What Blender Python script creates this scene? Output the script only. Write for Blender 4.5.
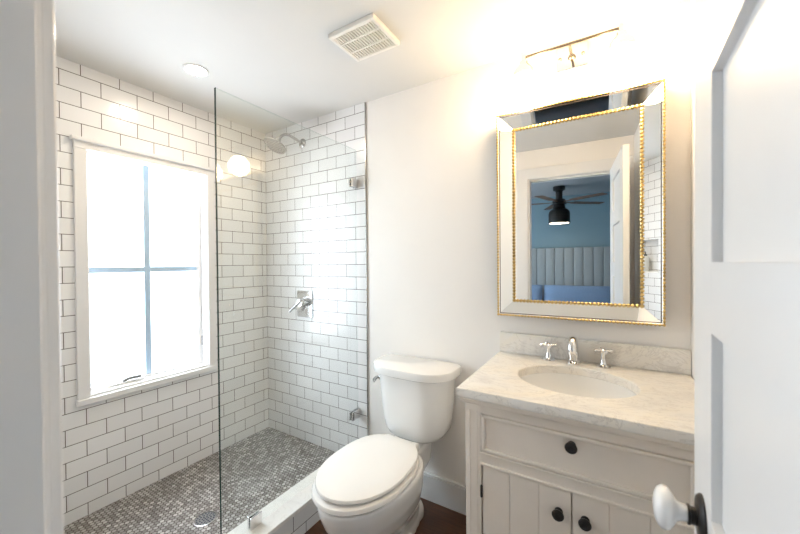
import bpy, bmesh, math
from math import sin, cos, pi, radians, sqrt, tan
from mathutils import Vector, Matrix

for o in list(bpy.data.objects):
    bpy.data.objects.remove(o)
SC = bpy.context.scene
COL = SC.collection

# ------------------------------------------------------------------ camera
def make_camera():
    f, yaw, pit, rol = 339.41, .5476, -.0102, -.0080
    def ray(a, b):
        c, s = cos(rol), sin(rol)
        a, b = a * c + b * s, -a * s + b * c
        yc = b * cos(pit) - sin(pit)
        zc = b * sin(pit) + cos(pit)
        return Vector((a * cos(yaw) - zc * sin(yaw), a * sin(yaw) + zc * cos(yaw), -yc))
    fwd = ray(0, 0)
    right = (ray(1, 0) - fwd).normalized()
    up = -(ray(0, 1) - fwd).normalized()
    back = -fwd.normalized()
    cd = bpy.data.cameras.new('camera')
    cam = bpy.data.objects.new('camera', cd)
    COL.objects.link(cam)
    m = Matrix((right, up, back)).transposed().to_4x4()
    m.translation = Vector((2.2147, -1.6811, 1.3126))
    cam.matrix_world = m
    cd.sensor_fit = 'HORIZONTAL'
    cd.sensor_width = 36
    cd.lens = f / 800 * 36
    cd.clip_start = .01
    cd.dof.use_dof = True
    cd.dof.focus_distance = 1.75
    cd.dof.aperture_fstop = 4.0
    SC.camera = cam
make_camera()

# ------------------------------------------------------------------ world, daylight, exposure
W = bpy.data.worlds.new('World')
SC.world = W
W.use_nodes = True
bg = W.node_tree.nodes['Background']
bg.inputs['Color'].default_value = (.86, .93, 1, 1)      # bright overcast sky
bg.inputs['Strength'].default_value = 3.0

def area(name, loc, rot, sx, sy, power, col):
    ld = bpy.data.lights.new(name, 'AREA')
    ld.shape = 'RECTANGLE'
    ld.size, ld.size_y = sx, sy
    ld.energy = power
    ld.color = col
    o = bpy.data.objects.new(name, ld)
    COL.objects.link(o)
    o.location = loc
    o.rotation_euler = rot
    return o
# overcast daylight outside the bathroom window and outside the bedroom window
area('daylight_bathroom', (-.42, -.76, 1.36), (0, radians(-90), 0), 1.7, 1.1, 29, (.88, .935, 1))
area('daylight_bedroom', (-.5, -3.0, 1.45), (0, radians(-90), 0), 1.5, 1.6, 13, (.76, .89, 1))
GLOBE = 19.5        # radiance of the vanity globes
DOWN = 115.0         # radiance of the recessed light

SC.view_settings.view_transform = 'Standard'
SC.view_settings.look = 'None'
SC.view_settings.gamma = 1
SC.view_settings.exposure = 1.24
SC.view_settings.use_curve_mapping = False
try:
    SC.cycles.use_denoising = True
    SC.cycles.max_bounces = 12
    SC.cycles.diffuse_bounces = 6
    SC.cycles.glossy_bounces = 6
    SC.cycles.transmission_bounces = 8
    SC.cycles.transparent_max_bounces = 16
    SC.cycles.caustics_reflective = False
    SC.cycles.caustics_refractive = False
    SC.cycles.sample_clamp_indirect = 6
except Exception:
    pass

# ------------------------------------------------------------------ material helpers
def lin(r, g, b):
    def c(v):
        v /= 255.0
        return v / 12.92 if v <= .04045 else ((v + .055) / 1.055) ** 2.4
    return (c(r), c(g), c(b), 1)

class NT:
    def __init__(self, name):
        self.m = bpy.data.materials.new(name)
        self.m.use_nodes = True
        self.t = self.m.node_tree
        self.n = self.t.nodes
        self.b = self.n['Principled BSDF']
        self.out = self.n['Material Output']
    def new(self, typ, **kw):
        nd = self.n.new(typ)
        for k, v in kw.items():
            setattr(nd, k, v)
        return nd
    def set(self, sock, v):
        if hasattr(v, 'is_linked') or hasattr(v, 'links'):
            self.t.links.new(v, sock)
        else:
            sock.default_value = v
    def math(self, op, a, b=None, c=None):
        nd = self.new('ShaderNodeMath', operation=op)
        self.set(nd.inputs[0], a)
        if b is not None: self.set(nd.inputs[1], b)
        if c is not None: self.set(nd.inputs[2], c)
        return nd.outputs[0]
    def vec(self, op, a, b=None):
        nd = self.new('ShaderNodeVectorMath', operation=op)
        self.set(nd.inputs[0], a)
        if b is not None: self.set(nd.inputs[1], b)
        return nd.outputs['Value'] if op in ('LENGTH', 'DOT_PRODUCT', 'DISTANCE') else nd.outputs[0]
    def mix(self, fac, a, b, typ='RGBA'):
        nd = self.new('ShaderNodeMix', data_type=typ)
        i = {'FLOAT': (2, 3, 0), 'VECTOR': (4, 5, 1), 'RGBA': (6, 7, 2)}[typ]
        self.set(nd.inputs[0], fac)
        self.set(nd.inputs[i[0]], a)
        self.set(nd.inputs[i[1]], b)
        return nd.outputs[i[2]]
    def obj(self):
        return self.new('ShaderNodeTexCoord').outputs['Object']
    def noise(self, vec, scale, detail=3, rough=.5, dist=0.0):
        nd = self.new('ShaderNodeTexNoise')
        self.set(nd.inputs['Vector'], vec)
        nd.inputs['Scale'].default_value = scale
        nd.inputs['Detail'].default_value = detail
        nd.inputs['Roughness'].default_value = rough
        nd.inputs['Distortion'].default_value = dist
        return nd.outputs['Fac']
    def ramp(self, fac, stops):
        nd = self.new('ShaderNodeValToRGB')
        e = nd.color_ramp.elements
        while len(e) < len(stops): e.new(.5)
        for el, (p, c) in zip(e, stops):
            el.position = p
            el.color = c
        self.set(nd.inputs[0], fac)
        return nd.outputs[0]
    def bump(self, h, strength, dist=.002):
        nd = self.new('ShaderNodeBump')
        nd.inputs['Strength'].default_value = strength
        nd.inputs['Distance'].default_value = dist
        self.set(nd.inputs['Height'], h)
        self.t.links.new(nd.outputs[0], self.b.inputs['Normal'])

def plain(name, col, rough=.5, metal=0.0, var=.04, scale=30, bump=0.0, coat=0.0, ior=1.5):
    """a colour with a faint procedural mottling and surface grain"""
    k = NT(name)
    o = k.obj()
    n = k.noise(o, scale, 3)
    d = tuple(max(0, c * (1 - var)) for c in col[:3]) + (1,)
    u = tuple(min(1, c * (1 + var)) for c in col[:3]) + (1,)
    k.set(k.b.inputs['Base Color'], k.ramp(n, [(.3, d), (.7, u)]))
    k.b.inputs['Roughness'].default_value = rough
    k.b.inputs['Metallic'].default_value = metal
    k.b.inputs['IOR'].default_value = ior
    if coat: k.b.inputs['Coat Weight'].default_value = coat
    if bump: k.bump(k.noise(o, scale * 6, 2), bump, .001)
    return k.m

U = .0785
def tile_mat(name, axis, xoff):
    """white glazed 3x6 subway tile, dark thin grout, running bond"""
    k = NT(name)
    sep = k.new('ShaderNodeSeparateXYZ')
    k.t.links.new(k.obj(), sep.inputs[0])
    x = k.math('ADD', sep.outputs[axis], -xoff + 40 * 2 * U)
    y = k.math('ADD', sep.outputs['Z'], -.0527)
    cmb = k.new('ShaderNodeCombineXYZ')
    k.set(cmb.inputs[0], x); k.set(cmb.inputs[1], y)
    br = k.new('ShaderNodeTexBrick')
    br.offset = .5; br.offset_frequency = 2
    k.set(br.inputs['Vector'], cmb.outputs[0])
    br.inputs['Scale'].default_value = 1
    br.inputs['Brick Width'].default_value = 2 * U
    br.inputs['Row Height'].default_value = U
    br.inputs['Mortar Size'].default_value = .0018
    br.inputs['Mortar Smooth'].default_value = .15
    br.inputs['Bias'].default_value = 0
    br.inputs['Color1'].default_value = (.80, .795, .79, 1)
    br.inputs['Color2'].default_value = (.75, .745, .74, 1)
    br.inputs['Mortar'].default_value = (.11, .093, .08, 1)
    k.set(k.b.inputs['Base Color'], br.outputs['Color'])
    k.set(k.b.inputs['Roughness'], k.math('MULTIPLY_ADD', br.outputs['Fac'], .6, .19))
    wob = k.noise(cmb.outputs[0], 9, 2)
    h = k.math('SUBTRACT', k.math('MULTIPLY', wob, .5), br.outputs['Fac'])
    k.bump(h, .35, .0015)
    return k.m

def penny_mat():
    """small round grey mosaic tiles on a hexagonal lattice, dark grout"""
    k = NT('grey_mosaic')
    a = .021
    s = (a, a * sqrt(3), 1)
    half = (a / 2, a * sqrt(3) / 2, .5)
    o = k.obj()
    fl = k.new('ShaderNodeVectorMath', operation='MULTIPLY')
    k.set(fl.inputs[0], o); fl.inputs[1].default_value = (1, 1, 0)
    p = k.vec('ADD', fl.outputs[0], (a * 400, s[1] * 400, .25))
    q1 = k.vec('SUBTRACT', k.vec('MODULO', p, s), half)
    p2 = k.vec('ADD', p, half)
    q2 = k.vec('SUBTRACT', k.vec('MODULO', p2, s), half)
    flat = lambda q: k.vec('MULTIPLY', q, (1, 1, 0))
    d1 = k.vec('LENGTH', flat(q1)); d2 = k.vec('LENGTH', flat(q2))
    first = k.math('LESS_THAN', d1, d2)
    d = k.math('MINIMUM', d1, d2)
    c1 = k.vec('SUBTRACT', p, q1); c2 = k.vec('SUBTRACT', p, q2)
    cell = k.mix(first, c2, c1, 'VECTOR')
    sn = k.new('ShaderNodeVectorMath', operation='SNAP')
    k.set(sn.inputs[0], k.vec('ADD', cell, (.001, .001, 0))); sn.inputs[1].default_value = (a / 4, a / 4, 1)
    wn = k.new('ShaderNodeTexWhiteNoise')
    k.set(wn.inputs['Vector'], sn.outputs[0])
    tone = k.ramp(wn.outputs['Value'], [(0, lin(118, 114, 110)), (.35, lin(148, 144, 140)), (.7, lin(168, 165, 161)), (1, lin(202, 199, 195))])
    mr = k.new('ShaderNodeMapRange')
    k.set(mr.inputs['Value'], d)
    mr.inputs['From Min'].default_value = a * .40
    mr.inputs['From Max'].default_value = a * .47
    g = mr.outputs[0]
    k.set(k.b.inputs['Base Color'], k.mix(g, tone, lin(84, 76, 70)))
    k.set(k.b.inputs['Roughness'], k.math('MULTIPLY_ADD', g, .5, .3))
    k.bump(k.math('SUBTRACT', 1.0, g), .5, .001)
    return k.m

def marble_mat(name, base=(206, 200, 194), dark=(158, 152, 148), vein=(128, 120, 114), warm=(214, 204, 190)):
    k = NT(name)
    o = k.obj()
    n1 = k.noise(o, 3.2, 8, .62, 1.6)
    n2 = k.noise(o, 9, 6, .6, .8)
    n3 = k.noise(k.vec('MULTIPLY', o, (1.0, 2.2, 1.6)), 5, 7, .65, 2.4)
    v = k.math('ABSOLUTE', k.math('SUBTRACT', n3, .5))
    c = k.ramp(n1, [(.3, lin(*dark)), (.46, lin(*base)), (.62, lin(*warm)), (.75, lin(*base))])
    c = k.mix(k.math('MULTIPLY', n2, .35), c, lin(*base))
    vm = k.new('ShaderNodeMapRange')
    k.set(vm.inputs['Value'], v)
    vm.inputs['From Min'].default_value = 0; vm.inputs['From Max'].default_value = .022
    vm.inputs['To Min'].default_value = .55; vm.inputs['To Max'].default_value = 0
    c = k.mix(vm.outputs[0], c, lin(*vein))
    k.set(k.b.inputs['Base Color'], c)
    k.b.inputs['Roughness'].default_value = .36
    return k.m

def wood_floor_mat():
    k = NT('dark_wood_planks')
    sep = k.new('ShaderNodeSeparateXYZ')
    k.t.links.new(k.obj(), sep.inputs[0])
    br = k.new('ShaderNodeTexBrick')
    br.offset = .37; br.offset_frequency = 2
    k.set(br.inputs['Vector'], k.vec('ADD', k.obj(), (10, 10.03, 0)))
    br.inputs['Scale'].default_value = 1
    br.inputs['Brick Width'].default_value = 1.1
    br.inputs['Row Height'].default_value = .095
    br.inputs['Mortar Size'].default_value = .0012
    br.inputs['Color1'].default_value = lin(92, 58, 36)
    br.inputs['Color2'].default_value = lin(66, 40, 25)
    br.inputs['Mortar'].default_value = lin(34, 22, 15)
    g = k.noise(k.vec('MULTIPLY', k.obj(), (2, 26, 2)), 4, 6, .6, .6)
    c = k.mix(.55, br.outputs['Color'], k.ramp(g, [(.3, lin(44, 26, 16)), (.7, lin(104, 66, 40))]))
    k.set(k.b.inputs['Base Color'], c)
    k.b.inputs['Roughness'].default_value = .32
    k.bump(k.math('SUBTRACT', g, br.outputs['Fac']), .15, .001)
    return k.m

def clear_glass(name, tint, strength=1.0, frost=0.0):
    k = NT(name)
    k.n.remove(k.b)
    tr = k.new('ShaderNodeBsdfTransparent'); tr.inputs[0].default_value = tint
    gl = k.new('ShaderNodeBsdfGlossy'); gl.inputs['Roughness'].default_value = 0.0
    fr = k.new('ShaderNodeFresnel'); fr.inputs[0].default_value = 1.5
    mx = k.new('ShaderNodeMixShader')
    geo = k.new('ShaderNodeNewGeometry')          # same reflectance on the inner face, no total reflection
    k.set(fr.inputs[0], k.mix(geo.outputs['Backfacing'], 1.5, 1 / 1.5, 'FLOAT'))
    k.set(mx.inputs[0], k.math('MULTIPLY', fr.outputs[0], strength))
    a = tr.outputs[0]
    if frost:
        tl = k.new('ShaderNodeBsdfTranslucent'); tl.inputs[0].default_value = (.95, .97, 1, 1)
        m2 = k.new('ShaderNodeMixShader'); m2.inputs[0].default_value = frost
        k.set(m2.inputs[1], a); k.set(m2.inputs[2], tl.outputs[0]); a = m2.outputs[0]
    k.set(mx.inputs[1], a); k.set(mx.inputs[2], gl.outputs[0])
    k.set(k.out.inputs[0], mx.outputs[0])
    return k.m

def emit_mat(name, col, strength):
    k = NT(name)
    k.b.inputs['Base Color'].default_value = (.8, .8, .8, 1)
    k.b.inputs['Roughness'].default_value = .3
    k.b.inputs['Emission Color'].default_value = col
    k.b.inputs['Emission Strength'].default_value = strength
    return k.m

M = {}
M['paint'] = plain('white_wall_paint', (.82, .785, .745, 1), .55, var=.008, scale=6, bump=.05)
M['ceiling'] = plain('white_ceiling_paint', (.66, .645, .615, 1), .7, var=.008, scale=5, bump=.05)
M['trim'] = plain('white_trim_paint', (.74, .73, .72, 1), .3, var=.01, scale=12)
M['door'] = plain('white_door_paint', (.75, .745, .74, 1), .38, var=.01, scale=10)
M['tile_y'] = tile_mat('subway_tile_side', 'Y', -1.1387)
M['tile_x'] = tile_mat('subway_tile_end', 'X', .7868)
M['penny'] = penny_mat()
M['marble'] = marble_mat('grey_white_marble', (229, 226, 221), (204, 201, 198), (188, 182, 176), (231, 225, 214))
M['curb_marble'] = marble_mat('pale_curb_marble', (228, 226, 222), (218, 216, 212), (208, 205, 200), (229, 226, 220))
M['wood'] = wood_floor_mat()
M['ceramic'] = plain('white_glazed_ceramic', (.82, .815, .80, 1), .08, var=.006, scale=8, coat=.3)
M['seat'] = plain('white_gloss_plastic', (.84, .825, .80, 1), .16, var=.006, scale=8)
M['chrome'] = plain('polished_chrome', (.78, .78, .79, 1), .09, 1.0, var=.03, scale=40)
M['steel'] = plain('brushed_nickel', (.50, .49, .48, 1), .24, 1.0, var=.05, scale=90)
M['drain'] = plain('dark_drain_metal', (.02, .025, .05, 1), .6, 0.0, var=.1, scale=60)
M['cabinet'] = plain('cream_cabinet_paint', lin(231, 221, 209), .38, var=.02, scale=14)
M['black'] = plain('black_iron', (.018, .016, .015, 1), .38, .3, var=.2, scale=40)
M['porcelain'] = plain('white_porcelain', (.86, .85, .84, 1), .07, var=.006, scale=20, coat=.5)
M['nickel'] = plain('dark_antique_nickel', (.30, .25, .19, 1), .22, 1.0, var=.08, scale=50)
M['gold'] = plain('gold_leaf', (.62, .45, .19, 1), .3, 1.0, var=.12, scale=60, bump=.1)
M['mirror'] = plain('mirror_silver', (.93, .94, .93, 1), .0, 1.0, var=.0, scale=5)
M['board'] = plain('dark_backing_board', (.08, .06, .045, 1), .7, var=.1)
M['glass'] = clear_glass('clear_shower_glass', (.965, .985, .98, 1), 1.0)
M['pane'] = clear_glass('frosted_window_pane', (.96, .98, 1, 1), .8, .06)
M['glass_edge'] = plain('green_glass_edge', (.035, .06, .055, 1), .12, var=.1, scale=20)
M['globe'] = emit_mat('lit_opal_glass', (1, .76, .47, 1), GLOBE)
M['downlens'] = emit_mat('lit_lens', (1, .86, .68, 1), DOWN)
M['vent'] = plain('white_vent_plastic', (.78, .75, .70, 1), .45, var=.02)
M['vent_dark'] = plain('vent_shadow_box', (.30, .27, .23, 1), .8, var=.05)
M['muntin'] = plain('backlit_tint_bar', (.42, .56, .70, 1), .4, var=.02)  # blue-grey cast of backlit bars, painted into their base colour
M['bed_wall'] = plain('blue_daylight_wall_tint', lin(138, 166, 178), .6, var=.01, scale=6)  # bluish daylight on the bedroom walls is put into this base colour
M['bed_ceiling'] = plain('grey_ceiling_paint', lin(186, 188, 190), .7, var=.01)
M['carpet'] = plain('slate_carpet', lin(122, 126, 136), .95, var=.25, scale=120, bump=.4)
M['headboard'] = plain('grey_upholstery', lin(156, 164, 168), .9, var=.06, scale=200, bump=.3)
M['duvet'] = plain('blue_bedding', lin(112, 138, 170), .9, var=.08, scale=60, bump=.3)
M['pillow'] = plain('blue_pillow_cotton', lin(126, 152, 186), .9, var=.06, scale=90, bump=.25)
M['blade'] = plain('walnut_fan_blade', lin(122, 92, 70), .5, var=.2, scale=14)
M['fanlens'] = emit_mat('lit_fan_lens', (1, .86, .66, 1), 7.0)
M['bottle'] = plain('milky_bottle_plastic', lin(214, 216, 214), .3, var=.02)
M['rubber'] = plain('grey_plastic', lin(120, 120, 118), .5, var=.05)

# ------------------------------------------------------------------ mesh helpers
def BM(): return bmesh.new()

def box(bm, x0, x1, y0, y1, z0, z1, bev=0.0, seg=2):
    t = bmesh.new()
    vs = [t.verts.new((x, y, z)) for x in (x0, x1) for y in (y0, y1) for z in (z0, z1)]
    for f in ((0, 1, 3, 2), (4, 6, 7, 5), (0, 4, 5, 1), (2, 3, 7, 6), (0, 2, 6, 4), (1, 5, 7, 3)):
        t.faces.new([vs[i] for i in f])
    if bev:
        bmesh.ops.bevel(t, geom=list(t.edges), offset=bev, segments=seg, profile=.5, affect='EDGES', clamp_overlap=True)
    merge(bm, t)

def merge(bm, t, mat=None):
    if mat is not None:
        bmesh.ops.transform(t, matrix=mat, verts=t.verts)
    bmesh.ops.recalc_face_normals(t, faces=t.faces)
    mp = {v: bm.verts.new(v.co) for v in t.verts}
    for f in t.faces:
        try:
            nf = bm.faces.new([mp[v] for v in f.verts])
            nf.material_index = f.material_index
        except ValueError:
            pass
    t.free()

def loft(bm, rings, cap0=True, cap1=True, closed=True):
    t = bmesh.new()
    R = [[t.verts.new(p) for p in r] for r in rings]
    n = len(rings[0])
    for a, b in zip(R[:-1], R[1:]):
        for i in range(n if closed else n - 1):
            j = (i + 1) % n
            t.faces.new((a[i], a[j], b[j], b[i]))
    if cap0: t.faces.new(list(reversed(R[0])))
    if cap1: t.faces.new(R[-1])
    merge(bm, t)

def frame_of(d):
    d = Vector(d).normalized()
    a = Vector((0, 0, 1)) if abs(d.z) < .9 else Vector((1, 0, 0))
    x = a.cross(d).normalized()
    return x, d.cross(x).normalized(), d

def lathe(bm, prof, origin=(0, 0, 0), axis=(0, 0, 1), n=28, cap0=True, cap1=True):
    """prof: (radius, height along axis)"""
    x, y, d = frame_of(axis)
    o = Vector(origin)
    rings = []
    for r, h in prof:
        r = max(r, 1e-5)
        rings.append([o + d * h + x * (r * cos(2 * pi * i / n)) + y * (r * sin(2 * pi * i / n)) for i in range(n)])
    loft(bm, rings, cap0, cap1)

def tube(bm, pts, r, n=14, rs=None):
    pts = [Vector(p) for p in pts]
    rings = []
    px = None
    for i, p in enumerate(pts):
        d = (pts[min(i + 1, len(pts) - 1)] - pts[max(i - 1, 0)]).normalized()
        if px is None:
            px = frame_of(d)[0]
        px = (px - d * px.dot(d)).normalized()
        py = d.cross(px)
        rr = rs[i] if rs else r
        rings.append([p + px * (rr * cos(2 * pi * k / n)) + py * (rr * sin(2 * pi * k / n)) for k in range(n)])
    loft(bm, rings)

def bez(p0, p1, p2, n=10):
    p0, p1, p2 = Vector(p0), Vector(p1), Vector(p2)
    return [p0 * (1 - t) ** 2 + p1 * (2 * t * (1 - t)) + p2 * t * t for t in [i / n for i in range(n + 1)]]

LOC = {}
def wloc(o):
    return LOC.get(o.name, Vector((0, 0, 0)))

def part(name, bm, mat, parent=None, smooth=False, kind=None, origin=None, local=False, label=None):
    me = bpy.data.meshes.new(name)
    org = wloc(parent) if (parent and not local) else Vector(origin or (0, 0, 0))
    if local: org = Vector((0, 0, 0))
    bmesh.ops.translate(bm, verts=bm.verts, vec=-org)
    bm.to_mesh(me)
    bm.free()
    for m in (mat if isinstance(mat, (list, tuple)) else [mat]):
        me.materials.append(m)
    o = bpy.data.objects.new(name, me)
    COL.objects.link(o)
    if parent:
        o.parent = parent
    else:
        o.location = org
    LOC[o.name] = org
    if smooth:
        for p in me.polygons: p.use_smooth = True
        try: me.set_sharp_from_angle(angle=radians(38))
        except Exception: pass
    if kind: o['kind'] = kind
    if label: o['label'] = label
    return o

def struct(name, bm, mat, parent=None, smooth=False):
    return part(name, bm, mat, parent, smooth, kind=None if parent else 'structure')

def tag(o, label, cat, group=None):
    o['label'] = label; o['category'] = cat
    if group: o['group'] = group
    return o

def thing(name, label, cat, loc, group=None):
    o = bpy.data.objects.new(name, None)
    o.empty_display_size = .05
    COL.objects.link(o)
    o.location = loc
    LOC[o.name] = Vector(loc)
    return tag(o, label, cat, group)

# ------------------------------------------------------------------ setting: bathroom shell
H = 2.305                       # ceiling
YF = -1.5698                     # room face of the doorway wall
PAN = .07
XR = 2.488                      # right wall
JX, RJX = 1.700, 2.368          # door opening
DH = 2.055

bm = BM(); box(bm, .93, 2.7, -1.70, .12, -.08, 0); struct('floor', bm, M['wood'])
bm = BM(); box(bm, -.12, 2.7, -1.70, .12, H, H + .1); struct('ceiling', bm, M['ceiling'])
bm = BM(); box(bm, 0, .81, YF, 0, -.06, PAN); struct('floor_shower', bm, M['penny'])

# left wall with the window hole
WY0, WY1, WZ0, WZ1 = -1.05, -.45, .66, 1.91
bm = BM()
box(bm, -.12, 0, YF - .1, WY0, -.08, H); box(bm, -.12, 0, WY1, .12, -.08, H)
box(bm, -.12, 0, WY0, WY1, -.08, WZ0); box(bm, -.12, 0, WY0, WY1, WZ1, H)
struct('wall_left', bm, M['tile_y'])

# back wall: tiled inside the shower, painted beyond
bm = BM()
t = BM(); box(t, 0, .947, 0, .12, -.08, H); merge(bm, t)
for f in bm.faces: f.material_index = 1
box(bm, .947, 2.7, .005, .12, -.08, H)
struct('wall_back', bm, [M['paint'], M['tile_x']])
bm = BM(); box(bm, .9445, .9505, -.003, .006, 0, H); struct('trim_1', bm, M['steel'])

# right wall
bm = BM(); box(bm, XR, XR + .12, -1.69, .005, -.08, H); struct('wall_right', bm, M['paint'])

# front wall: tiled with a niche in the shower, painted around the doorway
NX0, NX1, NZ0, NZ1 = .14, .52, 1.2, 1.53
bm = BM()
box(bm, 0, NX0, -1.69, YF, -.08, H); box(bm, NX1, .947, -1.69, YF, -.08, H)
box(bm, NX0, NX1, -1.69, YF, -.08, NZ0); box(bm, NX0, NX1, -1.69, YF, NZ1, H)
box(bm, NX0, NX1, -1.69, YF - .09, NZ0, NZ1)
for f in bm.faces: f.material_index = 1
n0 = len(bm.faces)
box(bm, .947, JX, -1.69, YF, -.08, H); box(bm, RJX, XR, -1.69, YF, -.08, H); box(bm, JX, RJX, -1.69, YF, DH, H)
struct('wall_front', bm, [M['paint'], M['tile_x']])
bm = BM(); box(bm, NX0 - .005, NX1 + .005, YF - .09, YF + .006, NZ0, NZ0 + .015, .002); struct('trim_2', bm, M['curb_marble'])

# door lining: jambs with a stop, and casings on both faces
bm = BM()
for x0, x1, s0, s1 in ((JX - .002, JX + .006, JX + .006, JX + .018), (RJX - .006, RJX + .002, RJX - .018, RJX - .006)):
    box(bm, x0, x1, -1.69, YF + .001, 0, DH)
    box(bm, s0, s1, -1.688, YF - .0055, 0, DH - .006, .0015)
box(bm, JX, RJX, -1.69, YF + .001, DH - .006, DH + .002)
box(bm, JX + .006, RJX - .006, -1.688, YF - .04, DH - .018, DH - .006)
struct('trim_3', bm, M['trim'])
bm = BM()
CW = .09
box(bm, JX - CW, JX + .001, YF, YF + .013, 0, DH + .001, .003)
box(bm, RJX + .004, XR - .001, YF, YF + .013, 0, DH + .001, .003)
box(bm, JX - CW, XR - .001, YF, YF + .013, DH - .003, DH + .09, .003)
struct('trim_4', bm, M['trim'])

# baseboards
def baseboard(name, x0, x1, y0, y1):
    bm = BM()
    box(bm, x0, x1, y0, y1, 0, .135, .0015)
    box(bm, x0, x1, y0 + .004 if y1 > -.5 else y0, y1 if y1 > -.5 else y1 - .004, .135, .146, .003)
    struct(name, bm, M['trim'])
baseboard('baseboard_back', .951, 1.786, -.013, .006)
baseboard('baseboard_front', .96, JX - CW, YF, YF + .013)
bm = BM(); box(bm, XR - .013, XR, YF + .02, -.6, 0, .146, .003); struct('baseboard_right', bm, M['trim'])

# ------------------------------------------------------------------ window
def window():
    bm = BM()
    tw = .045
    box(bm, -.02, .016, WY0 - tw, WY0 + .004, WZ0 - .02, WZ1, .004)
    box(bm, -.02, .016, WY1 - .004, WY1 + tw, WZ0 - .02, WZ1, .004)
    box(bm, -.02, .018, WY0 - tw, WY1 + tw, WZ1 - .02, WZ1 + .018, .003)
    box(bm, -.02, .034, WY0 - tw - .012, WY1 + tw + .012, WZ1 + .014, WZ1 + .034, .005)
    for a in ((WY0 - .001, WY0 + .009, WZ0, WZ1), (WY1 - .009, WY1 + .001, WZ0, WZ1), (WY0, WY1, WZ1 - .009, WZ1 + .001)):
        box(bm, -.10, .004, a[0], a[1], a[2], a[3])
    root = struct('window_1', bm, M['trim'])
    bm = BM()
    box(bm, -.10, .030, WY0 - tw - .004, WY1 + tw + .004, WZ0 - .034, WZ0 - .002, .005)
    box(bm, -.10, .010, WY0, WY1, WZ0 - .004, WZ0 + .010, .003)
    part('window_sill', bm, M['trim'], root)
    bm = BM()
    g = (-1.027, -.483, .683, 1.888)
    x0, x1 = -.098, -.058
    box(bm, x0, x1, WY0, g[0], WZ0, WZ1, .003); box(bm, x0, x1, g[1], WY1, WZ0, WZ1, .003)
    box(bm, x0, x1, g[0] - .003, g[1] + .003, WZ0, g[2], .003); box(bm, x0, x1, g[0] - .003, g[1] + .003, g[3], WZ1, .003)
    part('sash', bm, M['trim'], root)
    bm = BM(); box(bm, -.082, -.078, g[0] - .004, g[1] + .004, g[2] - .004, g[3] + .004); part('pane', bm, M['pane'], root)
    bm = BM(); box(bm, -.0775, -.066, -.776, -.746, g[2], g[3], .002); part('muntin', bm, M['muntin'], root)
    bm = BM(); box(bm, -.0775, -.066, g[0], -.7765, 1.275, 1.305, .002); part('muntin', bm, M['muntin'], root)
    bm = BM(); box(bm, -.0775, -.066, -.7455, g[1], 1.275, 1.305, .002); part('muntin', bm, M['muntin'], root)
    bm = BM()
    box(bm, -.056, -.02, -.97, -.80, WZ0 + .008, WZ0 + .024, .005)
    cr = part('window_crank', bm, M['trim'], root)
    bm = BM(); tube(bm, [(-.03, -.90, WZ0 + .026), (-.024, -.875, WZ0 + .036), (-.016, -.82, WZ0 + .036)], .0085); part('crank_handle', bm, M['rubber'], cr, True)
    bm = BM(); box(bm, -.058, -.046, WY1 - .016, WY1 - .004, .79, .85, .003); part('sash_lock', bm, M['steel'], root)
window()

# ------------------------------------------------------------------ door
def door():
    bm = BM()
    x0, x1 = 2.350, 2.385
    y0, y1 = -1.535, -.879       # hinge, latch
    z0, z1 = .012, 2.042
    st = .143
    panels = [(.20, .45), (.555, .83), (.93, 1.207), (1.311, 1.586), (1.690, 1.930)]
    box(bm, x0, x1, y1 - st, y1, z0, z1, .0015); box(bm, x0, x1, y0, y0 + st, z0, z1, .0015)
    zs = [z0] + [v for p in panels for v in p] + [z1]
    for a, b in zip(zs[0::2], zs[1::2]):
        box(bm, x0, x1, y0 + st, y1 - st, a, b)
    root = struct('door_1', bm, M['door'])
    for a, b in panels:
        bm = BM(); box(bm, x0 + .0125, x1 - .0125, y0 + st, y1 - st, a, b); part('panel', bm, M['door'], root)
    ky, kz = -.964, .897
    for sx, xf in ((-1, x0), (1, x1)):
        bm = BM()
        lathe(bm, [(.036, 0), (.036, .003), (.032, .007), (.018, .009)], (xf, ky, kz), (sx, 0, 0), 36)
        rs = part('rosette', bm, M['black'], root, True, label='black iron rosette')
        bm = BM()
        lathe(bm, [(.0135, .008), (.0135, .016), (.0155, .017), (.0155, .020)], (xf, ky, kz), (sx, 0, 0), 28)
        part('shank', bm, M['black'], root, True)
        bm = BM()
        lathe(bm, [(.012, .019), (.0125, .027), (.016, .034), (.025, .039), (.0315, .044), (.0335, .049), (.033, .054), (.028, .060), (.018, .064), (.006, .0655)],
              (xf, ky, kz), (sx, 0, 0), 36)
        part('knob', bm, M['porcelain'], root, True, label='white porcelain knob')
    for z in (.25, 1.03, 1.80):
        bm = BM()
        lathe(bm, [(.006, 0), (.006, .09)], (x1 + .006, y0 - .006, z), (0, 0, 1), 12)
        part('hinge', bm, M['black'], root, True)
    p = Vector((x0, y1, 0))        # standing slightly past square
    root.matrix_world = Matrix.Translation(p) @ Matrix.Rotation(radians(-2.2), 4, 'Z') @ Matrix.Translation(-p)
door()

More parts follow.
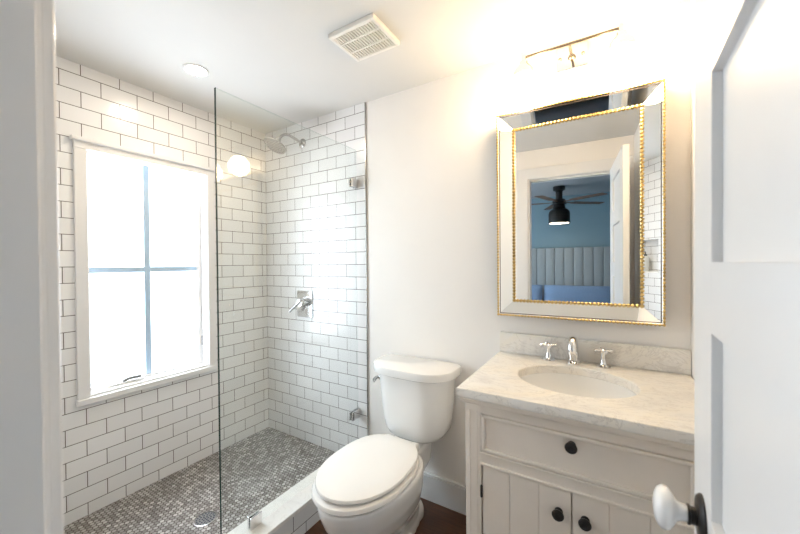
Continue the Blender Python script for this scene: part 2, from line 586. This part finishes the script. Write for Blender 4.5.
# ------------------------------------------------------------------ shower
GX = .877
def shower():
    # curb
    t = thing('shower_curb', 'white tiled shower curb with a pale marble cap under the glass panel', 'curb', (.885, -.79, 0))
    bm = BM(); box(bm, .818, .953, YF, -.0005, 0, .131); part('tile_face', bm, M['tile_y'], t)
    bm = BM(); box(bm, .810, .962, YF, -.0005, .131, .152, .003); part('marble_cap', bm, M['curb_marble'], t)
    # glass
    t = thing('shower_glass_panel', 'frameless clear glass shower screen standing on the curb', 'shower screen', (GX, -.46, .152))
    y0, y1, z0, z1 = -.898, -.006, .155, 2.022
    bm = BM(); box(bm, GX - .004, GX + .004, y0 + .001, y1, z0 + .001, z1 - .001); part('glass', bm, M['glass'], t)
    bm = BM()
    box(bm, GX - .0045, GX + .0045, y0 - .001, y0 + .001, z0, z1)
    part('polished_edge', bm, M['glass_edge'], t)
    bm = BM(); box(bm, GX - .0042, GX + .0042, y0 + .001, y1, z1 - .001, z1 + .0006); part('polished_edge', bm, M['glass'], t)
    for yy0, yy1, zz0, zz1 in ((-.062, -.001, 1.785, 1.838), (-.078, -.001, .352, .405), (-.772, -.716, .1525, .205)):
        bm = BM()
        box(bm, GX - .014, GX - .004, yy0, yy1, zz0, zz1, .002); box(bm, GX + .004, GX + .014, yy0, yy1, zz0, zz1, .002)
        part('clamp', bm, M['chrome'], t, label='chrome clamp')
    # drain
    t = thing('shower_drain', 'round dark metal drain grate in the grey mosaic shower floor', 'drain', (.535, -.775, PAN))
    bm = BM()
    lathe(bm, [(.052, .0005), (.052, .003), (.046, .004), (.046, .001)], (.535, -.775, PAN), n=36, cap1=False)
    part('rim', bm, M['steel'], t, True)
    bm = BM(); lathe(bm, [(.0455, .0005), (.0455, .002)], (.535, -.775, PAN), n=36)
    part('grate', bm, M['rubber'], t, True)
    bm = BM()
    for k in range(4):
        n = (1, 6, 11, 17)[k]
        for i in range(n):
            a = 2 * pi * i / n
            r = .0125 * k
            lathe(bm, [(.0042, .0019), (.0042, .0026)], (.535 + r * cos(a), -.775 + r * sin(a), PAN), n=8)
    part('holes', bm, M['drain'], t)
    # head
    c = Vector((.401, 0, 2.157))
    t = thing('rain_shower', 'chrome round shower head on a bent arm high on the tiled back wall', 'shower head', c)
    bm = BM(); lathe(bm, [(.032, .0005), (.032, .004), (.026, .010), (.012, .014)], c, (0, -1, 0)); part('flange', bm, M['steel'], t, True)
    bm = BM()
    pts = [c + Vector((0, -.008, 0)), c + Vector((0, -.06, .010)), c + Vector((0, -.105, .018))] + bez(c + Vector((0, -.115, .019)), c + Vector((0, -.165, .024)), c + Vector((0, -.205, -.035)), 8)
    tube(bm, pts, .009); part('arm', bm, M['steel'], t, True)
    ax = Vector((-.10, -.45, -.89)).normalized()
    hc = c + Vector((0, -.205, -.035))
    bm = BM()
    lathe(bm, [(.010, -.012), (.016, -.006), (.017, .010), (.012, .016), (.024, .030), (.060, .042), (.072, .046), (.074, .052), (.072, .056)], hc, ax, 36)
    hd = part('head', bm, M['steel'], t, True)
    bm = BM()
    x, y, d = frame_of(ax)
    for k in range(1, 5):
        for i in range(6 * k):
            a = 2 * pi * i / (6 * k)
            r = .0155 * k
            lathe(bm, [(.0026, 0), (.0018, .003)], hc + d * .056 + x * (r * cos(a)) + y * (r * sin(a)), ax, 6)
    part('nozzles', bm, M['rubber'], hd)
    # valve
    c = Vector((.41, 0, 1.035))
    t = thing('shower_valve', 'chrome square shower valve with a lever handle on the tiled back wall', 'shower valve', c)
    bm = BM()
    box(bm, c.x - .075, c.x + .075, -.008, -.0005, c.z - .093, c.z + .093, .006, 3)
    part('plate', bm, M['chrome'], t)
    bm = BM()
    lathe(bm, [(.034, .006), (.034, .030), (.031, .052), (.028, .056)], (c.x, 0, c.z + .012), (0, -1, 0), 32)
    part('hub', bm, M['steel'], t, True)
    bm = BM()
    tube(bm, [(c.x + .015, -.05, c.z + .028), (c.x - .03, -.058, c.z - .006), (c.x - .068, -.066, c.z - .038), (c.x - .082, -.068, c.z - .052)], .009, rs=[.012, .0105, .009, .008])
    part('lever', bm, M['steel'], t, True)
shower()

# bottle in the niche
def bottle():
    c = Vector((.30, YF - .045, NZ0 + .0155))
    t = thing('toiletry_bottle', 'pale pump bottle standing in the shower niche, seen in the mirror border', 'bottle', c)
    bm = BM(); lathe(bm, [(.026, 0), (.030, .004), (.030, .13), (.026, .145), (.013, .155)], c); part('body', bm, M['bottle'], t, True)
    bm = BM(); lathe(bm, [(.014, .154), (.014, .172), (.005, .173), (.005, .195)], c)
    tube(bm, [c + Vector((0, 0, .195)), c + Vector((0, .03, .197)), c + Vector((0, .04, .190))], .006, 8)
    part('pump', bm, M['rubber'], t, True)
bottle()

# ------------------------------------------------------------------ toilet
def egg(z, cx, a, yf, yr, pf=2.0, pr=2.7, n=56, wide=.56):
    yc = yr + (yf - yr) * (1 - wide) if False else yf + (yr - yf) * wide
    out = []
    for i in range(n):
        th = 2 * pi * i / n
        c, s = cos(th), sin(th)
        p = pr if s > 0 else pf
        x = a * math.copysign(abs(c) ** (2 / p), c)
        y = (yr - yc) * abs(s) ** (2 / p) if s > 0 else -(yc - yf) * abs(s) ** (2 / p)
        out.append(Vector((cx + x, yc + y, z)))
    return out

def rrect(z, x0, x1, y0, y1, r, n=6):
    out = []
    for cx, cy, a0 in ((x1 - r, y1 - r, 0), (x0 + r, y1 - r, 90), (x0 + r, y0 + r, 180), (x1 - r, y0 + r, 270)):
        for i in range(n + 1):
            a = radians(a0 + 90 * i / n)
            out.append(Vector((cx + r * cos(a), cy + r * sin(a), z)))
    return out

TX = 1.335
def toilet():
    t = thing('toilet', 'white two-piece toilet with closed lid between shower curb and vanity', 'toilet', (TX, -.40, 0))
    # bowl and pedestal, one continuous casting
    bm = BM()
    loft(bm, [egg(z, TX, a, yf, yr) for z, a, yf, yr in
              ((.0, .085, -.56, -.12), (.03, .085, -.56, -.12), (.05, .080, -.55, -.13), (.10, .088, -.575, -.14), (.16, .118, -.635, -.17),
               (.22, .150, -.695, -.20), (.29, .173, -.742, -.215), (.35, .183, -.766, -.22), (.385, .186, -.772, -.222), (.395, .182, -.767, -.226))])
    loft(bm, [rrect(z, TX - w, TX + w, y0, y1, r) for z, w, y0, y1, r in
              ((.0, .072, -.45, -.10, .05), (.045, .072, -.45, -.10, .05), (.068, .066, -.44, -.105, .05), (.082, .052, -.42, -.12, .04), (.10, .046, -.40, -.12, .04),
               (.19, .046, -.34, -.10, .04), (.235, .066, -.34, -.06, .05), (.28, .086, -.36, -.035, .06), (.385, .096, -.38, -.03, .06), (.401, .090, -.37, -.035, .055))])
    o = part('bowl', bm, M['ceramic'], t, True)
    md = o.modifiers.new('fuse', 'REMESH'); md.mode = 'VOXEL'; md.voxel_size = .0075; md.use_smooth_shade = True
    md = o.modifiers.new('soften', 'SMOOTH'); md.factor = .5; md.iterations = 8
    # seat ring
    def slab(name, z0, z1, a, yf, yr, mat, e, dome=0.0, **kw):
        bm = BM()
        rings = [egg(z0, TX, a - e, yf + e, yr - e, **kw), egg(z0 + e, TX, a, yf, yr, **kw), egg(z1 - e, TX, a, yf, yr, **kw),
                 egg(z1 - e * .3, TX, a - e * .35, yf + e * .35, yr - e * .35, **kw), egg(z1, TX, a - e * 1.3, yf + e * 1.3, yr - e * 1.3, **kw)]
        if dome:
            for k in (.7, .4, .12):
                rings.append(egg(z1 + dome * (1 - k * k), TX, (a - e) * k, (yf + yr) / 2 + (yf - (yf + yr) / 2) * k, (yf + yr) / 2 + (yr - (yf + yr) / 2) * k, **kw))
        loft(bm, rings)
        return part(name, bm, mat, t, True)
    slab('seat', .404, .430, .188, -.784, -.262, M['seat'], .008, pr=2.7, wide=.47)
    slab('lid', .4355, .456, .181, -.768, -.262, M['seat'], .007, .005, pr=2.7, wide=.47)
    for s in (-1, 1):
        bm = BM(); box(bm, TX + s * .075 - .022, TX + s * .075 + .022, -.268, -.226, .396, .436, .009, 3); part('seat_hinge', bm, M['seat'], t, True)
    for s in (-1, 1):
        bm = BM(); lathe(bm, [(.013, 0), (.013, .008), (.008, .014), (.002, .016)], (TX + s * .088, -.31, .03), (s * .25, 0, 1), 16); part('bolt_cap', bm, M['seat'], t, True)
    # tank
    def dring(z, w, d, yb=-.012, n=44, p=3.3, r=.02):
        out = []
        for i in range(n + 1):
            th = pi * i / n
            c, s = cos(th), sin(th)
            out.append(Vector((TX + .008 + w * math.copysign(abs(c) ** (2 / p), c), yb - d * .45 - d * .55 * s ** (2 / 1.9) if s > 0 else yb - d * .45, z)))
        out.append(Vector((TX + .008 - w, yb - r, z))); out.append(Vector((TX + .008 - w + r * .3, yb - r * .3, z))); out.append(Vector((TX + .008 - w + r, yb, z)))
        out.append(Vector((TX + .008 + w - r, yb, z))); out.append(Vector((TX + .008 + w - r * .3, yb - r * .3, z))); out.append(Vector((TX + .008 + w, yb - r, z)))
        return out
    bm = BM()
    loft(bm, [dring(z, w, d) for z, w, d in ((.404, .112, .165), (.410, .134, .180), (.425, .156, .194), (.450, .170, .204), (.50, .180, .212), (.58, .188, .219), (.66, .194, .224), (.742, .200, .229))])
    part('tank', bm, M['ceramic'], t, True)
    bm = BM()
    loft(bm, [dring(z, w, d) for z, w, d in ((.739, .222, .238), (.744, .230, .246), (.772, .232, .249), (.781, .229, .246), (.7855, .220, .236))])
    part('tank_lid', bm, M['ceramic'], t, True)
    bm = BM()
    lathe(bm, [(.015, -.004), (.015, .007), (.011, .012)], (TX - .189, -.140, .686), (-.9, -.43, 0), 18)
    tube(bm, [(TX - .202, -.146, .686), (TX - .209, -.158, .685), (TX - .204, -.182, .681), (TX - .193, -.200, .678)], .008, rs=[.008, .009, .010, .007])
    part('flush_lever', bm, M['steel'], t, True, label='chrome flush lever')
toilet()

# ------------------------------------------------------------------ vanity
VX0, VX1, VY, VZ = 1.787, 2.470, -.545, .848
def vanity():
    t = thing('vanity_cabinet', 'cream painted vanity cabinet with one drawer and two beadboard doors', 'cabinet', ((VX0 + VX1) / 2, -.27, 0))
    sw = .056
    DX0, DX1 = VX0 + sw, VX1 - sw
    cx = 2.1225
    m = M['cabinet']
    bm = BM()
    box(bm, VX0, VX0 + .018, VY + .02, -.004, .06, VZ); box(bm, VX1 - .018, VX1, VY + .02, -.004, .06, VZ)
    box(bm, VX0 + .018, VX1 - .018, -.022, -.016, .10, VZ); box(bm, VX0 + .018, VX1 - .018, VY + .024, -.022, .10, .118)
    part('carcass', bm, m, t)
    bm = BM()
    box(bm, VX0, DX0, VY, VY + .022, 0, VZ, .003); box(bm, DX1, VX1, VY, VY + .022, 0, VZ, .003)
    box(bm, DX0 - .002, DX1 + .002, VY, VY + .022, .795, VZ, .002)
    box(bm, DX0 - .002, DX1 + .002, VY, VY + .022, .622, .660, .002)
    box(bm, DX0 - .002, DX1 + .002, VY, VY + .022, .10, .150, .002)
    box(bm, DX0 - .002, DX1 + .002, VY - .005, VY + .004, .617, .626, .003); box(bm, DX0 - .002, DX1 + .002, VY - .005, VY + .004, .656, .664, .003)
    for x0 in (VX0, VX1 - sw):
        box(bm, x0 + .012, x0 + .018, VY - .0015, VY + .004, .12, .80, .0014)
        box(bm, x0 + sw - .018, x0 + sw - .012, VY - .0015, VY + .004, .12, .80, .0014)
    part('face_frame', bm, m, t)
    for x0 in (VX0 + .002, VX1 - .05):
        bm = BM(); box(bm, x0, x0 + .048, -.05, -.006, 0, .0595, .003); part('leg', bm, m, t)
    bm = BM()
    for y, z0, z1 in ((-.012, .826, .832), (-.020, .831, .841), (-.026, .840, .8485)):
        box(bm, VX0 + y * .5, VX1, VY + y, VY + .01, z0, z1, .0025)
    part('cornice', bm, m, t)
    # drawer
    bm = BM()
    z0, z1 = .6655, .7935
    x0, x1 = DX0 + .002, DX1 - .002
    box(bm, x0, x1, VY + .004, VY + .020, z0, z1)
    w = .013
    for a in ((x0, x0 + w, z0, z1), (x1 - w, x1, z0, z1), (x0, x1, z0, z0 + w), (x0, x1, z1 - w, z1)):
        box(bm, a[0], a[1], VY - .005, VY + .005, a[2], a[3], .004)
    dr = part('drawer', bm, m, t)
    def knob(x, z, y, par):
        bm = BM()
        lathe(bm, [(.012, 0), (.012, .002), (.006, .005), (.006, .012), (.011, .015), (.0165, .019), (.0175, .022), (.0155, .026), (.008, .0285), (.006, .0275)], (x, y, z), (0, -1, 0), 26)
        part('knob', bm, M['black'], par, True, label='black round knob')
    knob(cx, .760, VY + .004, dr)
    # doors with vertical boards
    for x0, x1, kx, hx in ((DX0 + .004, cx - .0015, cx - .036, DX0 + .001), (cx + .0015, DX1 - .004, cx + .036, DX1 - .001)):
        bm = BM()
        n = 3
        bw = (x1 - x0) / n
        box(bm, x0, x1, VY + .006, VY + .018, .154, .614)
        for i in range(n):
            box(bm, x0 + i * bw + .0004, x0 + (i + 1) * bw - .0004, VY + .002, VY + .010, .154, .614, .0022)
        d = part('cabinet_door', bm, m, t)
        knob(kx, .546, VY + .002, d)
        for z in (.22, .505):
            bm = BM(); lathe(bm, [(.003, 0), (.0042, .002), (.0042, .040), (.003, .042)], (hx, VY - .001, z), n=10); part('hinge', bm, M['black'], d, True)
vanity()

def ell(cx, cy, a, b, z, n=64):
    return [Vector((cx + a * cos(2 * pi * i / n), cy + b * sin(2 * pi * i / n), z)) for i in range(n)]
def rect_loop(cx, cy, x0, x1, y0, y1, z, n=64):
    out = []
    for i in range(n):
        c, s = cos(2 * pi * i / n), sin(2 * pi * i / n)
        k = min([(x1 - cx) / c if c > 1e-9 else 1e9, (x0 - cx) / c if c < -1e-9 else 1e9, (y1 - cy) / s if s > 1e-9 else 1e9, (y0 - cy) / s if s < -1e-9 else 1e9])
        out.append(Vector((cx + c * k, cy + s * k, z)))
    for X in (x0, x1):              # pull the nearest samples into the corners
        for Y in (y0, y1):
            j = min(range(n), key=lambda q: (out[q] - Vector((X, Y, z))).length)
            out[j] = Vector((X, Y, z))
    return out

CT = .881
SX, SY, SA, SB = 2.112, -.285, .196, .168
def counter():
    t = thing('countertop', 'grey and cream marble vanity top with an oval sink cut-out', 'countertop', (2.12, -.29, VZ + .001))
    x0, x1, y0, y1 = 1.767, 2.486, -.577, .003
    bm = BM()
    zb = VZ + .001
    r = lambda z, e: rect_loop(SX, SY, x0 + e, x1 - e, y0 + e, y1 - e, z)
    loft(bm, [ell(SX, SY, SA, SB, zb), r(zb, .003), r(zb + .003, 0), r(CT - .003, 0), r(CT - .001, .001), r(CT, .003), ell(SX, SY, SA + .003, SB + .003, CT), ell(SX, SY, SA, SB, CT - .003), ell(SX, SY, SA, SB, zb)], False, False)
    part('slab', bm, M['marble'], t, True)
    bm = BM(); box(bm, x0, x1, -.018, .004, CT + .0003, CT + .094, .002); part('backsplash', bm, M['marble'], t)
    # basin
    t = thing('sink_basin', 'white oval undermount basin sunk into the marble top', 'sink', (SX, SY, .72))
    bm = BM()
    zt = zb - .0008
    prof = [(1.06, zt - .012), (1.06, zt), (.992, zt), (.985, zt - .012), (.955, zt - .05), (.87, zt - .09), (.68, zt - .118), (.40, zt - .130), (.10, zt - .134)]
    outer = [(.10, zt - .146), (.42, zt - .142), (.72, zt - .130), (.92, zt - .100), (1.0, zt - .05), (1.01, zt - .012), (1.06, zt - .012)]
    loft(bm, [ell(SX, SY, SA * k, SB * k, z) for k, z in prof] , False, True)
    loft(bm, [ell(SX, SY, SA * k, SB * k, z) for k, z in outer], True, False)
    part('bowl', bm, M['ceramic'], t, True)
    bm = BM(); lathe(bm, [(.021, 0), (.021, .002), (.015, .003), (.006, .0025)], (SX, SY, zt - .1335)); part('drain', bm, M['chrome'], t, True)
counter()

def faucet():
    t = thing('faucet', 'polished nickel widespread faucet with two cross handles behind the sink', 'faucet', (2.095, -.062, CT))
    for hx in (1.993, 2.201):
        c = Vector((hx, -.060, CT))
        bm = BM()
        lathe(bm, [(.027, .0003), (.027, .004), (.022, .007), (.012, .011), (.0095, .018), (.0075, .045), (.0085, .056), (.009, .062)], c, n=28)
        h = part('handle', bm, M['chrome'], t, True)
        bm = BM()
        z = c + Vector((0, 0, .067))
        lathe(bm, [(.010, -.007), (.012, -.003), (.012, .004), (.008, .008), (.003, .0095)], z, n=20)
        for k in range(4):
            a = k * pi / 2 + radians(20)
            d = Vector((cos(a), sin(a), 0))
            lathe(bm, [(.005, .006), (.005, .024), (.0075, .027), (.0075, .032), (.004, .035)], z, d, 14)
        part('cross_grip', bm, M['chrome'], h, True)
    c = Vector((2.092, -.058, CT))
    bm = BM()
    lathe(bm, [(.027, .0003), (.027, .004), (.022, .007), (.016, .012), (.014, .020)], c, n=28)
    part('spout_base', bm, M['chrome'], t, True)
    bm = BM()
    pts = [c + Vector((0, 0, .014)), c + Vector((0, 0, .05)), c + Vector((0, -.002, .07))]
    for i in range(1, 13):
        a = pi * i / 12
        pts.append(c + Vector((0, -.034 + .032 * cos(a), .072 + .032 * sin(a))))
    pts.append(c + Vector((0, -.067, .052)))
    tube(bm, pts, .011, 18, rs=[.021, .019, .018] + [.017] * 12 + [.016])
    part('spout', bm, M['chrome'], t, True)
faucet()

# ------------------------------------------------------------------ mirror
def mirror():
    Wd, Hh = .627, .934
    hw = Wd / 2
    t = thing('wall_mirror', 'large rectangular mirror in a gold beaded frame with mirrored border above the vanity', 'mirror', (0, 0, 0))
    yo, yi = -.053, -.015          # outer edge stands proud, inner edge sits back
    iw, z0i, z1i = hw - .066, .066, Hh - .066
    bm = BM(); box(bm, -hw + .004, hw - .004, -.009, .0, .004, Hh - .004); box(bm, -hw + .002, hw - .002, yo + .004, -.0085, .002, .010); box(bm, -hw + .002, hw - .002, yo + .004, -.0085, Hh - .010, Hh - .002)
    box(bm, -hw + .002, -hw + .010, yo + .004, -.0085, .010, Hh - .010); box(bm, hw - .010, hw - .002, yo + .004, -.0085, .010, Hh - .010)
    part('frame', bm, M['board'], t, local=True)
    bm = BM(); box(bm, -iw - .004, iw + .004, -.013, -.0095, z0i - .004, z1i + .004); part('mirror_glass', bm, M['mirror'], t, local=True)
    O = [(-hw, 0), (hw, 0), (hw, Hh), (-hw, Hh)]
    I = [(-iw, z0i), (iw, z0i), (iw, z1i), (-iw, z1i)]
    for k in range(4):
        j = (k + 1) % 4
        bm = BM()
        f = [bm.verts.new((p[0], y, p[1])) for p, y in ((O[k], yo), (O[j], yo), (I[j], yi), (I[k], yi))]
        b = [bm.verts.new((p[0], y + .004, p[1])) for p, y in ((O[k], yo), (O[j], yo), (I[j], yi), (I[k], yi))]
        bm.faces.new(f); bm.faces.new(b[::-1])
        for a in range(4):
            c = (a + 1) % 4
            bm.faces.new((f[a], b[a], b[c], f[c]))
        bmesh.ops.recalc_face_normals(bm, faces=bm.faces)
        part('mirrored_border', bm, M['mirror'], t, local=True)
    def beads(name, L, y, r, pitch):
        bm = BM()
        base = bmesh.new(); bmesh.ops.create_icosphere(base, subdivisions=1, radius=r)
        for k in range(4):
            a, b = Vector((L[k][0], y, L[k][1])), Vector((L[(k + 1) % 4][0], y, L[(k + 1) % 4][1]))
            n = int((b - a).length / pitch)
            for i in range(n):
                merge(bm, base.copy(), Matrix.Translation(a.lerp(b, i / n)))
            d = (b - a).normalized()
            lo = a - d * r * .45; hi = b + d * r * .45
            box(bm, min(lo.x, hi.x) - (r * .45 if abs(d.z) > .5 else 0), max(lo.x, hi.x) + (r * .45 if abs(d.z) > .5 else 0), y, y + .006,
                min(lo.z, hi.z) - (r * .45 if abs(d.x) > .5 else 0), max(lo.z, hi.z) + (r * .45 if abs(d.x) > .5 else 0))
        base.free()
        part(name, bm, M['gold'], t, True, local=True)
    beads('outer_bead_trim', O, yo - .001, .0060, .0135)
    beads('inner_bead_trim', I, yi - .003, .0074, .0150)
    t.location = (2.0865, .003, 1.068)
    t.rotation_euler = (0, 0, radians(1.65))
    t.location.y = .0035 - hw * sin(radians(1.65))
mirror()

# ------------------------------------------------------------------ vanity light
LX0, LX1, LY = 1.906, 2.263, -.12
def vanity_light():
    t = thing('vanity_light', 'two-globe chrome wall light above the mirror', 'wall light', (2.085, 0, 2.2))
    bm = BM()
    box(bm, 2.085 - .062, 2.085 + .062, -.010, .0045, 2.160, 2.262, .004)
    part('backplate', bm, M['chrome'], t)
    for sx in (-.045, .045):
        bm = BM(); lathe(bm, [(.006, 0), (.007, .003), (.005, .007), (.001, .009)], (2.083 + sx, -.010, 2.213), (0, -1, 0), 14); part('screw', bm, M['nickel'], t, True)
    bm = BM()
    lathe(bm, [(.016, .009), (.014, .016), (.007, .022), (.0055, .03), (.0055, .12)], (2.085, 0, 2.208), (0, -1, 0), 18)
    part('arm', bm, M['nickel'], t, True)
    bm = BM()
    lathe(bm, [(.0055, 0), (.0055, LX1 - LX0)], (LX0, LY, 2.208), (1, 0, 0), 14)
    part('bar', bm, M['nickel'], t, True)
    for x in (LX0, LX1):
        c = Vector((x, LY, 2.055))
        bm = BM()
        lathe(bm, [(.004, 2.222 - 2.055), (.008, .164), (.009, .155), (.009, .140), (.017, .134), (.019, .122), (.036, .105), (.047, .088), (.050, .068)][::-1], c, n=30, cap0=False)
        s = part('fitter', bm, M['chrome'], t, True)
        bm = BM()
        R = .074
        lathe(bm, [(R * sin(pi * i / 22), -R * cos(pi * i / 22)) for i in range(0, 17)] + [(.046, .066)], c, n=36)
        part('globe', bm, M['globe'], t, True, label='lit opal glass globe')
vanity_light()

# ------------------------------------------------------------------ ceiling fittings
def fittings():
    c = Vector((.434, -.735, H))
    t = thing('recessed_light', 'small round recessed ceiling light, lit, above the shower', 'ceiling light', c)
    bm = BM()
    lathe(bm, [(.042, .0005), (.058, .0005), (.058, .004), (.050, .007), (.044, .005), (.042, .0005)], c, (0, 0, -1), 36, False, False)
    part('trim_ring', bm, M['trim'], t, True)
    bm = BM(); lathe(bm, [(.043, .0006), (.040, .004), (.02, .0055), (.004, .006)], c, (0, 0, -1), 32); part('lens', bm, M['downlens'], t, True)
    # exhaust vent
    x0, x1, y0, y1 = 1.190, 1.430, -.582, -.378
    t = thing('exhaust_vent', 'square white exhaust fan grille on the ceiling', 'vent', ((x0 + x1) / 2, (y0 + y1) / 2, H))
    bm = BM()
    w, dz = .017, .022
    for a in ((x0, x0 + w, y0, y1), (x1 - w, x1, y0, y1), (x0 + w, x1 - w, y0, y0 + w), (x0 + w, x1 - w, y1 - w, y1)):
        box(bm, a[0], a[1], a[2], a[3], H - dz, H - .0005, .004)
    for k in (1, 2):
        yy = y0 + (y1 - y0) * k / 3
        box(bm, x0 + w, x1 - w, yy - .004, yy + .004, H - dz + .001, H - .008, .001)
    part('cover', bm, M['vent'], t)
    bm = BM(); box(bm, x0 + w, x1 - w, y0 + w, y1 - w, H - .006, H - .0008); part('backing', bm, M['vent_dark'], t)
    bm = BM()
    n = 15
    for i in range(n):
        xx = x0 + w + (x1 - x0 - 2 * w) * (i + .5) / n
        box(bm, xx - .0024, xx + .0024, y0 + w - .002, y1 - w + .002, H - dz + .002, H - .007)
    part('grille', bm, M['vent'], t)
fittings()

# ------------------------------------------------------------------ bedroom beyond the doorway (seen in the mirror)
BX0, BX1, BY0, BY1, BH = .2, 4.3, -4.35, -1.69, 2.37
def bedroom():
    bm = BM(); box(bm, BX0 - .1, BX1 + .1, BY0 - .1, BY1 - .012, -.08, 0); struct('floor_bedroom', bm, M['carpet'])
    bm = BM(); box(bm, BX0 - .1, BX1 + .1, BY0 - .1, BY1 - .012, BH, BH + .1); struct('ceiling_bedroom', bm, M['bed_ceiling'])
    bm = BM(); box(bm, BX0 - .1, BX1 + .1, BY0 - .1, BY0, 0, BH); struct('wall_bedroom_far', bm, M['bed_wall'])
    bm = BM(); box(bm, BX1, BX1 + .1, BY0, BY1, 0, BH); struct('wall_bedroom_right', bm, M['bed_wall'])
    bm = BM()
    y0, y1, z0, z1 = -3.7, -2.3, .8, 2.1
    box(bm, BX0 - .1, BX0, BY0, y0, 0, BH); box(bm, BX0 - .1, BX0, y1, BY1, 0, BH); box(bm, BX0 - .1, BX0, y0, y1, 0, z0); box(bm, BX0 - .1, BX0, y0, y1, z1, BH)
    struct('wall_bedroom_left', bm, M['bed_wall'])
    bm = BM()
    for a in ((y0, y0 + .04, z0, z1), (y1 - .04, y1, z0, z1), (y0, y1, z0, z0 + .04), (y0, y1, z1 - .04, z1), ((y0 + y1) / 2 - .02, (y0 + y1) / 2 + .02, z0, z1)):
        box(bm, BX0 - .09, BX0 - .03, a[0], a[1], a[2], a[3], .003)
    w = struct('window_2', bm, M['trim'])
    bm = BM(); box(bm, BX0 - .062, BX0 - .058, y0 + .03, y1 - .03, z0 + .03, z1 - .03); part('pane', bm, clear_glass('clear_window_pane', (.97, .99, 1, 1)), w)
    # wall on the bathroom side of the bedroom, around the doorway
    bm = BM()
    box(bm, BX0, JX, BY1 - .012, BY1, 0, BH); box(bm, RJX, BX1, BY1 - .012, BY1, 0, BH); box(bm, JX, RJX, BY1 - .012, BY1, DH, BH)
    struct('wall_bedroom_near', bm, M['bed_wall'])

    # bed
    hx0, hx1 = 1.22, 2.95
    t = thing('bed', 'bed with a grey channel-tufted headboard and blue bedding, seen in the mirror', 'bed', ((hx0 + hx1) / 2, -3.5, 0))
    bm = BM()
    n = 13
    cw = (hx1 - hx0) / n
    for i in range(n):
        box(bm, hx0 + i * cw + .001, hx0 + (i + 1) * cw - .001, BY0 + .02, BY0 + .13, .10, 1.54, .013, 3)
    part('headboard', bm, M['headboard'], t, True)
    bm = BM(); box(bm, hx0 + .05, hx1 - .05, BY0 + .14, -2.55, .12, .36, .02); part('base', bm, M['headboard'], t, True)
    bm = BM(); box(bm, hx0 + .06, hx1 - .06, BY0 + .14, -2.56, .362, .60, .05, 4); part('mattress', bm, M['trim'], t, True)
    bm = BM(); box(bm, hx0 + .03, hx1 - .03, -3.75, -2.52, .30, .645, .05, 4); part('duvet', bm, M['duvet'], t, True)
    for px, py in ((hx0 + .1, BY0 + .2), (hx1 - .1, BY0 + .2), (hx0 + .1, -2.62), (hx1 - .1, -2.62)):
        bm = BM(); box(bm, px - .03, px + .03, py - .03, py + .03, 0, .122); part('leg', bm, M['board'], t)
    # pillows leaning on the headboard
    def pillow(name, x0, x1, y, label):
        bm = BM()
        bmesh.ops.create_grid(bm, x_segments=18, y_segments=14, size=1)
        top = list(bm.verts)
        r = bmesh.ops.duplicate(bm, geom=list(bm.verts) + list(bm.edges) + list(bm.faces))
        dup = [g for g in r['geom'] if isinstance(g, bmesh.types.BMVert)]
        ds = set(dup)
        for v in bm.verts:
            u, w = v.co.x, v.co.y
            th = .085 * ((1 - u ** 4) * (1 - w ** 4)) ** .5 if abs(u) < 1 and abs(w) < 1 else 0
            pin = 1 - .05 * (u * u) * (1 - w * w) - 0.0
            v.co = Vector((u * (x1 - x0) / 2, (-th if v not in ds else th), w * .185 * pin))
        bmesh.ops.remove_doubles(bm, verts=bm.verts, dist=.0005)
        bmesh.ops.recalc_face_normals(bm, faces=bm.faces)
        bmesh.ops.rotate(bm, verts=bm.verts, cent=(0, 0, 0), matrix=Matrix.Rotation(radians(16), 3, 'X'))
        lo = min(v.co.z for v in bm.verts)
        bmesh.ops.translate(bm, verts=bm.verts, vec=((x0 + x1) / 2, y, .602 - lo))
        o = part(name, bm, M['pillow'], None, True, origin=((x0 + x1) / 2, y, .602))
        tag(o, label, 'pillow', 'pillows on the bed')
    pillow('pillow', 1.26, 1.585, BY0 + .285, 'narrower blue pillow at the left end of the headboard in the mirror')
    pillow('pillow', 1.605, 2.60, BY0 + .285, 'wide blue pillow right of the narrow one in the mirror')

    # ceiling fan with a drum light
    c = Vector((1.85, -3.6, BH))
    t = thing('ceiling_fan', 'black ceiling fan with a drum light, seen through the doorway in the mirror', 'ceiling fan', c)
    bm = BM(); lathe(bm, [(.078, .0005), (.078, .05), (.055, .062), (.045, .070), (.045, .17), (.055, .18)], c, (0, 0, -1), 30); part('mount', bm, M['black'], t, True)
    bm = BM(); lathe(bm, [(.075, .18), (.085, .20), (.085, .235), (.10, .245)], c, (0, 0, -1), 30); part('motor', bm, M['black'], t, True)
    bm = BM(); lathe(bm, [(.07, .245), (.082, .31), (.112, .325), (.132, .355), (.138, .385), (.138, .515), (.133, .515), (.131, .40)], c, (0, 0, -1), 40, True, False); part('drum_shade', bm, M['black'], t, True)
    bm = BM(); lathe(bm, [(.130, .502), (.126, .508), (.06, .512), (.01, .513)], c, (0, 0, -1), 36); part('light_lens', bm, M['fanlens'], t, True)
    for k in range(5):
        a = radians(72 * k + 180)
        bm = BM()
        b = bmesh.new()
        box(b, .20, .66, -.055, .055, -.004, .004, .003)
        box(b, .07, .22, -.014, .014, -.005, .003, .001)
        bmesh.ops.rotate(b, verts=b.verts, cent=(0, 0, 0), matrix=Matrix.Rotation(radians(4), 3, 'X'))
        bmesh.ops.rotate(b, verts=b.verts, cent=(0, 0, 0), matrix=Matrix.Rotation(a, 3, 'Z'))
        merge(bm, b, Matrix.Translation(c + Vector((0, 0, -.218))))
        part('blade', bm, M['blade'], t)
bedroom()
